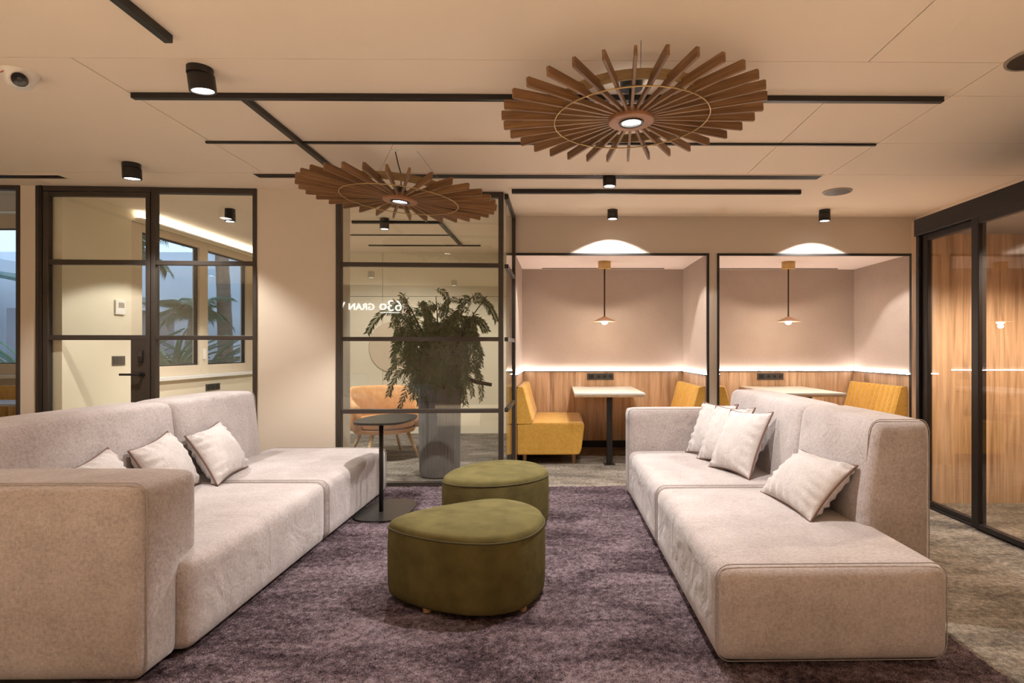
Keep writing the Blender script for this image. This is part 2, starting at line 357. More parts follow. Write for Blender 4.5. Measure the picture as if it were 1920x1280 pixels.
# glazed return between the corner post and the booth wall
w3 = struct('window_3')
box('post', -0.494, -0.450, 6.165, 6.215, 0, CH, 'bronze', w3, .004)
zs = [0.045]
for z in (2.02, 1.345, 0.69): box('rail', -0.490, -0.454, 5.335, 6.165, z-.019, z+.019, 'bronze', w3, .003); zs += [z-.019, z+.019]
box('rail', -0.490, -0.454, 5.335, 6.165, 0, .045, 'bronze', w3, .003); box('rail', -0.490, -0.454, 5.335, 6.165, CH-.05, CH, 'bronze', w3, .003); zs.append(CH-.05)
for k in range(0, 8, 2): box('pane', -0.476, -0.468, 5.33, 6.17, zs[k]-.004, zs[k+1]+.004, 'glass', w3)

# glazed door on the left
d1 = loc_struct('door_1')
box('frame', -4.06, -4.03, -0.02, 0.06, 0, CH, 'black', d1, .004); box('frame', -4.092, -4.06, -0.012, 0.05, 0, CH, 'bronze', d1, .004)
box('frame', -4.03, -3.112, -0.012, 0.055, CH-.045, CH, 'bronze', d1, .004)
box('stile', -4.025, -3.979, -0.018, 0.035, 0.012, 2.638, 'bronze', d1, .004); box('stile', -3.154, -3.116, -0.018, 0.035, 0.012, 2.638, 'bronze', d1, .004)
zs = [0.09]
for z in (2.02, 1.355): box('rail', -3.979, -3.154, -0.014, 0.03, z-.022, z+.022, 'bronze', d1, .003); zs += [z-.022, z+.022]
zs.append(2.60)
box('rail', -3.979, -3.154, -0.014, 0.03, 2.60, 2.638, 'bronze', d1, .003); box('rail', -3.979, -3.154, -0.014, 0.03, 0.012, .09, 'bronze', d1, .003)
for k in range(0, 6, 2): box('pane', -3.982, -3.15, 0.004, 0.012, zs[k]-.004, zs[k+1]+.004, 'glass', d1)
box('lock_panel', -3.282, -3.154, -0.014, 0.03, 0.6, 1.333, 'bronze', d1, .003)
hd = lathe('handle', [(0.0, 0.012), (0.024, 0.012), (0.026, 0.0), (0.0, 0.0)], 'black', d1, (-3.185, -0.014, 1.03), 20, (PI/2, 0, 0))
box('lever', -0.165, 0.012, -0.010, 0.010, 0.035, 0.052, 'black', hd, .005); box('neck', -0.011, 0.011, -0.011, 0.011, 0.008, 0.05, 'black', hd, .003)
kp = box('keypad', -3.212, -3.170, -0.032, -0.014, 1.135, 1.245, 'black', d1, .007); box('reader_window', -3.205, -3.177, -0.034, -0.031, 1.19, 1.235, 'lensglass', kp, 0)

# far left glazed opening
w4 = grid_window('window_4', 4.226, 6.45, [], post=0.03, top=0.035)

# windows to the courtyard
w5 = struct('window_5')   # on the meeting room's left wall, X = -4.4
box('apron', -4.66, -4.4, 6.0, 8.6, 0, 0.90, 'room_wall', w5); box('sill', -4.46, -4.33, 6.02, 8.6, 0.90, 0.945, 'sill', w5, .006)
box('head', -4.66, -4.4, 6.0, 8.6, 2.585, CH, 'room_wall', w5)
for (y0, y1) in ((6.0, 6.17), (7.15, 7.32), (8.22, 8.6)): box('mullion', -4.50, -4.41, y0, y1, 0.945, 2.585, 'frame', w5, .005)
for (y0, y1) in ((6.17, 7.15), (7.32, 8.22)):
    box('frame_rail', -4.50, -4.41, y0, y1, 0.945, 1.06, 'frame', w5, .005); box('frame_rail', -4.50, -4.41, y0, y1, 2.50, 2.585, 'frame', w5, .005)
    for (p, q, r_, s) in ((y0, y1, 1.06, 1.075), (y0, y1, 2.485, 2.50), (y0, y0+.015, 1.075, 2.485), (y1-.015, y1, 1.075, 2.485)): box('gasket', -4.475, -4.435, p, q, r_, s, 'black', w5)
    box('pane', -4.46, -4.452, y0+.012, y1-.012, 1.07, 2.49, 'glass', w5)
box('latch', -4.41, -4.385, 7.21, 7.245, 1.13, 1.26, 'white', w5, .004)
lc = box('cove_lamp', -4.395, -4.33, 6.05, 8.55, 2.605, 2.625, 'white', w5, .002); box('led_strip', -4.39, -4.335, 6.06, 8.54, 2.626, 2.632, 'cove', lc)
w6 = struct('window_6')   # facing window left of the meeting room
box('apron', -7, -4.66, 6.1, 6.2, 0, 0.95, 'wall', w6); box('sill', -7, -4.67, 5.99, 6.12, 0.95, 0.985, 'sill', w6, .005); box('head', -7, -4.66, 6.1, 6.2, 2.66, CH, 'sill', w6)
box('frame_rail', -7, -4.66, 6.1, 6.16, .985, 1.10, 'frame', w6, .004); box('frame_rail', -7, -4.66, 6.1, 6.16, 2.52, 2.66, 'frame', w6, .004)
for x0 in (-7, -6.25, -4.75): box('mullion', x0, x0+.08, 6.1, 6.17, 1.10, 2.52, 'frame', w6, .004)
for (x0, x1) in ((-6.92, -6.25), (-6.17, -4.75)):
    box('gasket', x0, x1, 6.12, 6.15, 1.10, 1.112, 'black', w6); box('gasket', x0, x1, 6.12, 6.15, 2.508, 2.52, 'black', w6); box('pane', x0, x1, 6.13, 6.138, 1.11, 2.51, 'glass', w6)

# ------------------------------------------------------------------ booth wall and its two alcoves
BY = 6.22; BB = 7.42; BT = 2.29
wb = struct('wall_booth')
box('fascia', -0.494, 3.9, BY, BY+.10, BT+.001, CH, 'wall2', wb); box('pier', 1.641, 1.728, BY, BB, 0, BT, 'wall2', wb); box('jamb', 3.862, 3.9, BY, BB, 0, BT, 'wall2', wb)
box('jamb', -0.494, -0.474, BY, BB, 0, BT, 'wall2', wb)
WZ = 0.965
def alcove(k, x0, x1):
    s = struct('wall_alcove_%d' % k)
    t = 0.028
    box('back_panel', x0, x1, BB, BB+.06, WZ-.1, BT, 'alcove', s); box('side_panel', x0-.0, x0+.02, BY+.02, BB, WZ-.1, BT, 'alcove', s); box('side_panel', x1-.02, x1, BY+.02, BB, WZ-.1, BT, 'alcove', s)
    box('soffit', x0, x1, BY+.02, BB+.06, BT-.005, BT+.05, 'alcove_ceiling', s)
    box('slot', x0+.28, x1-.28, BB-.10, BB-.075, BT-.012, BT-.004, 'black', s)
    # wood boards, each its own piece
    nb = 6; wd = (x1-x0-.06)/nb
    for i in range(nb): box('board', x0+.03+i*wd+.0005, x0+.03+(i+1)*wd-.0005, BB-.03, BB, 0.0, WZ, 'oak', s)
    ns = 3; sd = (BB-.03-BY-.02)/ns
    for i in range(ns):
        for (a, b) in ((x0, x0+.03), (x1-.03, x1)): box('board', a, b, BY+.02+i*sd+.0005, BY+.02+(i+1)*sd-.0005, 0.0, WZ, 'oak', s)
    box('plinth', x0+.03, x1-.03, BB-.05, BB-.03, 0, 0.085, 'black', s)
    box('ledge', x0+.03, x1-.03, BB-.042, BB, WZ, WZ+.012, 'black', s)
    for (a, b) in ((x0, x0+.042), (x1-.042, x1)): box('ledge', a, b, BY+.02, BB-.042, WZ, WZ+.012, 'black', s)
    box('led_strip', x0+.05, x1-.05, BB-.02, BB-.004, WZ+.013, WZ+.021, 'led', s)
    for (a, b) in ((x0+.024, x0+.038), (x1-.038, x1-.024)): box('led_strip', a, b, BY+.03, BB-.03, WZ+.013, WZ+.021, 'led', s)
    tr = struct('trim_%d' % k)
    for (a, b, c, d) in ((x0, x0+t*.85, 0, BT), (x1-t*.85, x1, 0, BT), (x0+t*.85, x1-t*.85, BT-.024, BT)): box('edge_profile', a, b, BY-.012, BY+.02, c, d, 'black', tr)
alcove(1, -0.474, 1.641); alcove(2, 1.728, 3.862)

# ------------------------------------------------------------------ glazed pod on the right
PX = 2.94; PY = 4.65
pod = struct('wall_pod')
box('rear_board', PX-.005, 3.30, PY, PY+.09, 0, 2.30, 'oak', pod); box('rear_board', 3.302, 3.60, PY, PY+.09, 0, 2.30, 'oak', pod); box('rear_board', 3.602, 3.895, PY, PY+.09, 0, 2.30, 'oak', pod)
for k in range(6): box('side_board', 3.86, 3.895, PY-(k+1)*.62+.001, PY-k*.62-.001, 0, 2.19, 'oak', pod)
box('pod_ceiling', PX+.03, 3.86, 0.9, PY, 2.19, 2.29, 'shed', pod)
wallbox('wall_pod_front', PX, 3.9, 0.78, 0.88, 0, 2.30)
pl_ = thing('pod_fill_lamp', 'small round downlight added to brighten the glazed pod', 'lamp', (3.42, 3.6, 2.19))
lathe('rim', [(.04, -.006), (.055, -.006), (.055, 0), (.04, 0), (.04, -.006)], 'white', pl_, n=28); lathe('lens', [(0, -.003), (.04, -.003), (.04, -.001), (0, -.001)], 'lens', pl_, n=28)
spot('pod_fill_light', (0, 0, -.02), E_POD_FILL, 140, .5, WARM, pl_)  # lamp added in the pod ceiling to brighten its interior
dp = struct('door_2')
box('header', PX-.045, PX+.05, 0.9, PY-.002, 2.165, 2.30, 'podmetal', dp, .004); box('track', PX-.02, PX+.04, 0.9, PY-.002, 0, .018, 'podmetal', dp, .003)
def leaf(y0, y1, x):
    box('stile', x-.02, x+.02, y1-.07, y1, .018, 2.165, 'podmetal', dp, .004); box('stile', x-.02, x+.02, y0, y0+.06, .018, 2.165, 'podmetal', dp, .004)
    box('rail', x-.02, x+.02, y0+.06, y1-.07, 2.115, 2.165, 'podmetal', dp, .004); box('rail', x-.02, x+.02, y0+.06, y1-.07, .018, .055, 'podmetal', dp, .004)
    box('pane', x-.005, x+.005, y0+.055, y1-.065, .05, 2.12, 'glass2', dp)
box('post', PX-.03, PX+.03, PY-.045, PY-.003, 0, 2.165, 'podmetal', dp, .004); box('closer', PX-.034, PX-.02, PY-.04, PY-.012, 1.9, 2.0, 'hole', dp, .003)
leaf(3.955, 4.602, PX+.012); leaf(2.45, 3.99, PX-.032); leaf(0.9, 2.49, PX+.012)

# ------------------------------------------------------------------ rug (real pile relief)
def rug():
    x0, x1, y0, y1 = -1.80, 1.685, 1.25, 5.17; st = 0.0085
    nx = int((x1-x0)/st); ny = int((y1-y0)/st)
    X, Y = np.meshgrid(np.linspace(x0, x1, nx), np.linspace(y0, y1, ny))
    Z = 0.016+np.random.rand(ny, nx)*0.007
    def smooth_noise(s):
        gx = np.random.rand(int(ny/s)+3, int(nx/s)+3); yy = np.arange(ny)/s; xx = np.arange(nx)/s
        i = yy.astype(int); j = xx.astype(int); fy = (yy-i)[:, None]; fx = (xx-j)[None, :]
        return gx[i][:, j]*(1-fy)*(1-fx)+gx[i+1][:, j]*fy*(1-fx)+gx[i][:, j+1]*(1-fy)*fx+gx[i+1][:, j+1]*fy*fx
    Z += 0.006*smooth_noise(3)+0.006*smooth_noise(14)
    Z[0, :] = Z[-1, :] = 0.0; Z[:, 0] = Z[:, -1] = 0.0
    me = bpy.data.meshes.new('rug'); nv = nx*ny
    co = np.stack([X, Y, Z], -1).reshape(-1, 3).astype(np.float32)
    idx = np.arange(nv).reshape(ny, nx)
    q = np.stack([idx[:-1, :-1], idx[:-1, 1:], idx[1:, 1:], idx[1:, :-1]], -1).reshape(-1, 4)
    me.vertices.add(nv); me.vertices.foreach_set('co', co.ravel()); me.loops.add(q.size); me.loops.foreach_set('vertex_index', q.ravel().astype(np.int32))
    me.polygons.add(len(q)); me.polygons.foreach_set('loop_start', np.arange(0, q.size, 4, dtype=np.int32)); me.polygons.foreach_set('loop_total', np.full(len(q), 4, np.int32))
    me.polygons.foreach_set('use_smooth', np.ones(len(q), bool)); me.materials.append(M['rug']); me.update(); me.validate()
    o = ob('rug', me); tag(o, 'large mottled purple shag rug under the two sofas and ottomans', 'rug')
rug()

# ------------------------------------------------------------------ sofas
def outline_rr(a0, a1, b0, b1, r, n=6):
    pts = []
    for (ca, cb, s) in ((a1-r, b0+r, -PI/2), (a1-r, b1-r, 0), (a0+r, b1-r, PI/2), (a0+r, b0+r, PI)):
        for k in range(n+1):
            t = s+PI/2*k/n; pts.append((ca+r*math.cos(t), cb+r*math.sin(t)))
    return pts
def sofa_right():
    t = thing('sofa', 'pale greige linen sofa on the right, its low open end nearest the viewer', 'sofa', (0.616, 2.21, 0), 0.0095)
    SZ = 0.41
    def L(x, y): return (x-0.616, y-2.21)
    # seats
    seat1 = rounded('seat', (0, 0, .035), (0.915, 1.30, SZ), .055, 'sofa', t, 14, puff=(.0, .012, .012))
    seat2 = rounded('seat', (0, 1.305, .035), (0.915, 2.58, SZ), .055, 'sofa', t, 14, puff=(0, 0, .012))
    for y, s in ((0.028, seat1), (1.272, seat1), (1.333, seat2)):
        tube('seam', [(a, y, b) for a, b in outline_rr(.0, .915, .035, SZ+.003, .06)], .0024, 'seam', s, 6, True)
    def lean(w):
        k = (1.175-w[0])/.345*0.06; w = w.copy(); w[0] += k*max(0, (w[2]-.40))/.5; return w
    b1 = rounded('backrest', (.83, .50, .035), (1.175, 1.30, .91), .055, 'sofa', t, 14, puff=(.012, .008, .008), fn=lean)
    b2 = rounded('backrest', (.83, 1.305, .035), (1.175, 2.70, .91), .055, 'sofa', t, 14, puff=(.012, 0, .008), fn=lean)
    tube('seam', [(a+max(0, (1.175-a))/.345*.06*max(0, b-.40)/.5, .53, b) for a, b in outline_rr(.828, 1.177, .04, .914, .06)], .0024, 'seam', b1, 6, True)
    ar = rounded('armrest', (0, 2.585, .035), (.88, 2.80, .75), .04, 'sofa', t, 10, puff=(0, .008, .006))
    tube('seam', [(a, 2.605, b) for a, b in outline_rr(.0, .88, .035, .753, .045)], .0024, 'seam', ar, 6, True)
    boxes('base', [(.05, .86, .06, .53, 0, .05), (.05, 1.12, .53, 2.72, 0, .05)], 'sofa_base', t)
sofa_right()
def sofa_left():
    t = thing('sofa', 'long pale greige linen sofa on the left, its high armrest nearest the viewer', 'sofa', (-1.466, 2.12, 0))
    SZ = 0.41
    s1 = rounded('seat', (-.96, .19, .035), (0, 1.555, SZ), .055, 'sofa', t, 14, puff=(.006, 0, .010)); s2 = rounded('seat', (-1.0, 1.56, .035), (0, 2.85, SZ), .055, 'sofa', t, 14, puff=(.006, .01, .010))
    for y, s in ((1.525, s1), (1.59, s2), (2.82, s2)): tube('seam', [(a, y, b) for a, b in outline_rr(-.96, .003, .035, SZ+.003, .06)], .0024, 'seam', s, 6, True)
    def lean(w):
        k = (w[0]+1.29)/.36*0.06; w = w.copy(); w[0] -= k*max(0, (w[2]-.40))/.5; return w
    b1 = rounded('backrest', (-1.29, 0.0, .035), (-.93, 1.60, .915), .055, 'sofa', t, 14, puff=(.012, 0, .008), fn=lean)
    b2 = rounded('backrest', (-1.29, 1.605, .035), (-.93, 2.60, .915), .055, 'sofa', t, 14, puff=(.012, .008, .008), fn=lean)
    tube('seam', [(a-(a+1.29)/.36*.06*max(0, b-.4)/.5, 2.57, b) for a, b in outline_rr(-1.292, -.928, .04, .919, .06)], .0024, 'seam', b2, 6, True)
    # armrest wraps over the seat block: upper block plus a shorter lower block in one surface
    ar = rounded('armrest', (-1.0, 0.0, .035), (-.055, .34, .75), .045, 'sofa', t, 16, puff=(.004, .006, .008),
                 fn=lambda w: np.array([w[0], min(w[1], .185) if w[2] < .40 and w[1] > .185 else w[1], w[2]]))
    tube('seam', [(a, .028, b) for a, b in outline_rr(-1.0, -.053, .035, .756, .05)], .0024, 'seam', ar, 6, True)
    boxes('base', [(-1.24, -.12, .05, .24, 0, .05), (-1.24, -.05, .24, 2.78, 0, .05)], 'sofa_base', t)
sofa_left()

def pillow(label, BL, BR, TL, TR, thick, group):
    P = [np.array(p, float) for p in (BL, BR, TL, TR)]; c = sum(P)/4
    t = thing('scatter_cushion', label, 'cushion', tuple(np.array([c[0], c[1], min(p[2] for p in P)])), 0, group)
    base = np.array(t.location)
    ex = (P[1]+P[3]-P[0]-P[2])/2; ez = (P[2]+P[3]-P[0]-P[1])/2; nn = np.cross(ex, ez); nn /= np.linalg.norm(nn)
    n = 44; v = []; f = []; rng = np.random.RandomState(len(label)*7)
    ph = rng.rand(6)*6
    def pt(u, w, s):
        # pinched sides: edges bow inwards so the corners stick out
        uu = u*(1-.11*(1-w*w)); ww = w*(1-.11*(1-u*u))
        q = ((1-uu)*(1-ww)*P[0]+(1+uu)*(1-ww)*P[1]+(1-uu)*(1+ww)*P[2]+(1+uu)*(1+ww)*P[3])/4
        h = 1.25*thick*(max(0, 1-u*u)*max(0, 1-w*w))**.5
        e = max(abs(u), abs(w)); wr = .027*e**3*(1-e**10)*(math.sin(21*w+ph[0]+4*u)*(.6+.4*math.sin(5*w+ph[2]))*abs(u)**2+math.sin(21*u+ph[1]+3*w)*(.6+.4*math.sin(5*u+ph[3]))*abs(w)**2)+.006*math.sin(4*u+ph[4]+3*w)*(1-e*e)
        return q+nn*s*(h+wr)-base
    for s in (1, -1):
        k = len(v)
        for i in range(n+1):
            for j in range(n+1): v.append(pt(math.sin((-1+2*i/n)*PI/2), math.sin((-1+2*j/n)*PI/2), s))
        for i in range(n):
            for j in range(n):
                q = (k+i*(n+1)+j, k+(i+1)*(n+1)+j, k+(i+1)*(n+1)+j+1, k+i*(n+1)+j+1); f.append(q if s > 0 else q[::-1])
    me = me_from('cover', v, f, 'pillow', True)
    bm = bmesh.new(); bm.from_mesh(me); bmesh.ops.remove_doubles(bm, verts=bm.verts[:], dist=.0006); bmesh.ops.recalc_face_normals(bm, faces=bm.faces[:]); bm.to_mesh(me); bm.free()
    ob('cover', me, t)
    loop = [pt(-1+2*k/16, -1, 0) for k in range(16)]+[pt(1, -1+2*k/16, 0) for k in range(16)]+[pt(1-2*k/16, 1, 0) for k in range(16)]+[pt(-1, 1-2*k/16, 0) for k in range(16)]
    tube('piping', loop, .0062, 'piping', t, 6, True)
GR = 'scatter cushions on the right sofa'; GL = 'scatter cushions on the left sofa'
pillow('single cushion lying back alone near the open end of the right sofa', (1.19, 3.36, .415), (1.215, 2.75, .42), (1.43, 3.36, .66), (1.455, 2.78, .685), .085, GR)
pillow('front cushion of the three overlapping ones on the right sofa', (1.07, 4.06, .42), (1.225, 3.66, .42), (1.27, 4.20, .81), (1.44, 3.83, .83), .075, GR)
pillow('middle cushion of the three overlapping ones on the right sofa', (1.06, 4.37, .42), (1.22, 3.98, .42), (1.24, 4.48, .815), (1.42, 4.12, .83), .06, GR)
pillow('rearmost of the three overlapping cushions, next to the right sofa armrest', (1.04, 4.66, .42), (1.20, 4.28, .42), (1.20, 4.72, .82), (1.38, 4.38, .83), .055, GR)
pillow('cushion farthest from the viewer on the left sofa, fully visible', (-2.07, 3.53, .42), (-2.19, 4.10, .42), (-2.40, 3.74, .69), (-2.40, 4.10, .735), .085, GL)
pillow('middle of the three cushions on the left sofa, half behind the armrest', (-2.08, 3.05, .42), (-2.23, 3.62, .42), (-2.40, 3.25, .68), (-2.40, 3.57, .745), .085, GL)
pillow('cushion on the left sofa showing only its top corner above the armrest', (-2.12, 2.60, .42), (-2.24, 3.14, .42), (-2.40, 2.76, .64), (-2.40, 3.10, .725), .085, GL)

# ------------------------------------------------------------------ ottomans
def ottoman(label, pts):
    pts = np.array(pts); c = pts.mean(0); t = thing('ottoman', label, 'ottoman', (c[0], c[1], 0), 0, 'olive velvet ottomans')
    out = np.array(spline(pts-c, 8)); n = len(out); z0, z1 = .045, .405
    rings = [(.86, z0), (.965, z0+.004), (.988, z0+.015), (1.0, z0+.05), (1.006, .18), (1.006, .28), (1.0, z1-.055), (.992, z1-.028), (.972, z1-.008), (.93, z1+.002), (.80, z1+.010), (.55, z1+.015), (.25, z1+.017)]
    v = []; f = []
    for s, z in rings:
        for p in out: v.append((p[0]*s, p[1]*s, z))
    for i in range(len(rings)-1):
        for k in range(n): f.append((i*n+k, i*n+(k+1) % n, (i+1)*n+(k+1) % n, (i+1)*n+k))
    f.append(tuple(range(n))[::-1]); v.append((0, 0, z1+.018))
    for k in range(n): f.append(((len(rings)-1)*n+k, (len(rings)-1)*n+(k+1) % n, len(v)-1))
    b = ob('body', recalc(me_from('body', v, f, 'olive', True)), t)
    tube('seam', [(p[0]*.995, p[1]*.995, z1-.030) for p in out], .0045, 'olive_seam', b, 6, True)
    for (a, s) in ((n//9, .90), (int(n*.36), .90), (int(n*.62), .88), (int(n*.85), .88)):
        p = out[a]*s; lathe('leg', [(.017, 0.018), (.021, .05)], 'legwood', t, (p[0], p[1], 0), 14)
ottoman('olive green velvet ottoman nearest the viewer on the rug', [(-.826, 2.83), (-.65, 2.685), (-.438, 2.60), (-.25, 2.60), (-.12, 2.71), (-.063, 2.93), (-.135, 3.16), (-.336, 3.29), (-.558, 3.19), (-.737, 3.05), (-.815, 2.94)])
ottoman('olive green velvet ottoman farther back, partly hidden by the nearer one', [(-.755, 3.80), (-.64, 3.70), (-.45, 3.675), (-.27, 3.73), (-.12, 3.87), (-.062, 4.05), (-.11, 4.24), (-.21, 4.37), (-.37, 4.44), (-.55, 4.38), (-.70, 4.18), (-.765, 3.98)])

# ------------------------------------------------------------------ side table by the left sofa
st = thing('side_table', 'small black side table with a thin rounded triangular top beside the left sofa', 'table', (-1.32, 4.33, 0.03))
tri = spline([(-.13, -.20), (0.04, -.25), (.19, -.18), (.225, .12), (.17, .33), (-.02, .38), (-.13, .26), (-.17, .0)], 7)
def plate(name, s, z0, z1):
    n = len(tri); v = [(p[0]*s, p[1]*s, z0) for p in tri]+[(p[0]*s, p[1]*s, z1) for p in tri]
    f = [tuple(range(n))[::-1], tuple(range(n, 2*n))]+[(i, (i+1) % n, n+(i+1) % n, n+i) for i in range(n)]
    return ob(name, me_from(name, v, f, 'sidetable'), st)
plate('top', 1.0, .683, .698); plate('foot_plate', .98, .0, .008); tube('column', [(0, 0, .006), (0, 0, .683)], .016, 'black', st, 14)

# ------------------------------------------------------------------ booth furniture
def bench(label, x_back, y0, y1, sgn, parts=True):
    """sgn=+1: backrest on the -X side, seat reaching towards +X"""
    t = thing('booth_bench', label, 'bench', (x_back, y0, 0), 0, 'mustard booth benches'); D = y1-y0
    def fl(pts): return [(sgn*x, z) for x, z in pts]
    ob('seat', prism_me('seat', fl([(0, .105), (.675, .105), (.70, .16), (.735, .43), (.72, .448), (.20, .452), (0, .44)]), 0, D, 'yellow'), t)
    me = t.children[-1].data
    bm = bmesh.new(); bm.from_mesh(me); bmesh.ops.bevel(bm, geom=[e for e in bm.edges], offset=.010, segments=2, affect='EDGES'); bm.to_mesh(me); bm.free()
    # fluted backrest: a row of rounded channels in front of a plain back
    bk = ob('backrest', prism_me('backrest', fl([(0.0, .443), (.165, .443), (.155, .50), (.065, .835), (.02, .845), (0, .82)]), 0, D, 'yellow'), t)
    nC = 11; w = D/nC
    for k in range(nC):
        yc = w*(k+.5); pts = [(sgn*(.168-.03), yc, .462), (sgn*(.165-.03), yc, .50), (sgn*(.118-.03), yc, .66), (sgn*(.072-.025), yc, .825), (sgn*(.035), yc, .845)]
        v = []; f = []; n = 10
        for p in pts:
            for j in range(n):
                a = 2*PI*j/n; v.append((p[0]+.045*math.cos(a)*.95, p[1]+w*.495*math.sin(a), p[2]))
        for i in range(len(pts)-1):
            for j in range(n): f.append((i*n+j, i*n+(j+1) % n, (i+1)*n+(j+1) % n, (i+1)*n+j))
        f += [tuple(range(n)), tuple(range((len(pts)-1)*n, len(pts)*n))]
        ob('channel', recalc(me_from('channel', v, f, 'yellow', True)), bk)
    for (x, y) in ((.08, .08), (.62, .08), (.08, D-.08), (.62, D-.08)): lathe('leg', [(.017, 0), (.024, .107)], 'legwood', t, (sgn*x, y, 0), 14)
bench('yellow bench on the left of the first booth, facing the table, seen side on', -0.44, 6.26, 7.36, 1)
bench('yellow bench on the right of the first booth, its channelled back above the sofa arm', 1.608, 6.26, 7.36, -1)
bench('yellow bench on the left of the second booth, almost hidden by the right sofa', 1.762, 6.26, 7.36, 1)
bench('yellow channelled bench on the right of the second booth by the glazed pod', 3.828, 6.26, 7.36, -1)
def booth_table(label, x0, x1):
    t = thing('booth_table', label, 'table', ((x0+x1)/2, 6.8, 0), 0, 'pale booth tables'); h = (x1-x0)/2
    box('top', -h, h, -.60, .585, .755, .778, 'tabletop', t, .003); box('edge_band', -h+.002, h-.002, -.598, .583, .735, .755, 'oak_edge', t, .002)
    box('leg', -.03, .03, -.56, -.50, 0.006, .735, 'black', t, .004); box('foot_plate', -.06, .06, -.59, -.47, 0, .006, 'black', t)
    box('wall_bracket', -h+.1, h-.1, .545, .585, .70, .735, 'black', t, .002)
booth_table('pale table with oak edge and black leg in the first booth', .185, .95)
booth_table('pale table with oak edge in the second booth, behind the right sofa', 2.355, 3.13)
def sockets(label, x0, x1, z0, z1, y):
    t = thing('socket_strip', label, 'socket', ((x0+x1)/2, y, z0), 0, 'socket strips'); h = (x1-x0)/2
    box('plate', -h, h, -.010, 0, 0, z1-z0, 'socket', t, .003)
    for k in range(3):
        lathe('socket', [(.0, .003), (.017, .003), (.019, 0)], 'hole', t, (-.02+k*.075, -.0105, (z1-z0)/2), 18, (PI/2, 0, 0))
    box('usb_module', -h+.02, -h+.085, -.0125, -.010, .015, z1-z0-.015, 'hole', t, .001)
sockets('dark socket strip on the oak wall above the first booth table', .38, .72, .862, .945, BB-.03)
sockets('dark socket strip on the oak wall above the second booth table', 2.57, 2.91, .862, .945, BB-.03)
def pendant(label, x, y):
    t = thing('pendant_lamp', label, 'lamp', (x, y, 1.60), 0, 'copper booth pendants')
    lathe('canopy', [(.0, 0), (.072, 0), (.075, -.004), (.075, -.085), (.070, -.09), (0, -.09)], 'brass', t, (0, 0, .685), 32)
    tube('cord', [(0, 0, .03), (0, 0, .60)], .009, 'stem', t, 8)
    lathe('shade', [(.135, -.022), (.125, -.014), (.07, .012), (.03, .03), (.014, .04), (.0, .04), (.0, .034), (.012, .033), (.068, .006), (.125, -.019)], 'copper', t, n=36)
    lathe('bulb', [(0, -.058), (.022, -.052), (.036, -.036), (.036, -.02), (.024, -.006), (.012, .02), (0, .02)], 'bulb', t, n=20)
    point('lamp_light', (0, 0, -.075), E_PENDANT, WARM, t, .02)
pendant('copper disc pendant with brass canopy over the first booth table', .555, 6.78)
pendant('copper disc pendant with brass canopy over the second booth table', 2.73, 6.78)

# ------------------------------------------------------------------ slatted sunburst chandeliers
def chandelier(label, loc, tilt, rot0, hang):
    t = thing('slatted_chandelier', label, 'lamp', loc, 0, 'sunburst slat chandeliers'); t.rotation_euler = (tilt[0], tilt[1], rot0)
    Rr = .69; n = 32; h = .047; rr = .412
    me = prism_me('slat', [(.105, .004), (.40, .0), (Rr-.004, .0), (Rr, .004), (Rr, h-.004), (Rr-.006, h), (.43, h), (.37, h*.62), (.105, h*.5)], -.0068, .0068, 'slat')
    for k in range(n): ob('slat', me, t, (0, 0, 0), (0, 0, 2*PI*(k+.5)/n))
    lathe('hoop', [(rr-.006, .03), (rr+.006, .03), (rr+.006, .078), (rr-.006, .078), (rr-.006, .03)], 'hoop', t, n=96)
    tube('brass_ring', [(rr*math.cos(2*PI*k/96), rr*math.sin(2*PI*k/96), -.003) for k in range(96)], .0035, 'brass', t, 6, True)
    lathe('hub', [(.062, -.012), (.118, -.012), (.122, -.008), (.122, .03), (.062, .03), (.062, -.012)], 'hub', t, n=48)
    sp = lathe('lamp_ring', [(.052, -.016), (.066, -.018), (.068, -.010), (.068, .06), (.052, .06), (.052, -.016)], 'black', t, n=40)
    lathe('lens', [(0, -.006), (.051, -.006), (.051, .0), (0, .0)], 'lens', sp, n=32)
    spot('chandelier_light', (0, 0, -.03), E_CHANDELIER*(1.0 if hang == 0 else .78), 104, .35, WHITE, t, size=.022)
    Mi = (Matrix.LocRotScale(Vector(loc), t.rotation_euler, None)).inverted()
    def W(x, y, z): return Mi @ Vector((x, y, z))
    if hang == 0:
        c = lathe('canopy', [(0, 0), (.058, 0), (.06, -.004), (.06, -.045), (.055, -.05), (0, -.05)], 'black', t, W(loc[0], loc[1], CH), 28)
        tube('stem', [(0, 0, .05), W(loc[0], loc[1], CH-.04)], .012, 'black', t, 10); box('driver', -.03, .05, .08, .16, .075, .115, 'black', t, .004)
        for a in (.5, 2.6, 4.7): tube('hanger', [(.40*math.cos(a), .40*math.sin(a), .07), W(loc[0]+.40*math.cos(a), loc[1]+.40*math.sin(a), CH)], .0012, 'black', t, 5)
    else:
        lathe('canopy', [(0, 0), (.022, 0), (.024, -.012), (0, -.014)], 'white', t, W(loc[0]-.04, loc[1]+.02, CH), 20)
        tube('cable', [W(loc[0]-.04, loc[1]+.02, CH-.01), W(loc[0]-.02, loc[1]+.02, CH-.10), W(loc[0]+.0, loc[1]+.02, CH-.17), W(loc[0]+.005, loc[1]+.01, CH-.25), (0, 0, .06)], .004, 'black', t, 8)
        lathe('driver', [(0, .05), (.035, .05), (.035, .10), (0, .10)], 'black', t, (0, 0, 0), 20)
        for a in (.4, 2.5, 4.6): tube('hanger', [(.40*math.cos(a), .40*math.sin(a), .07), W(loc[0]+.40*math.cos(a)*.3, loc[1]+.40*math.sin(a)*.3, CH)], .0012, 'screen', t, 5)
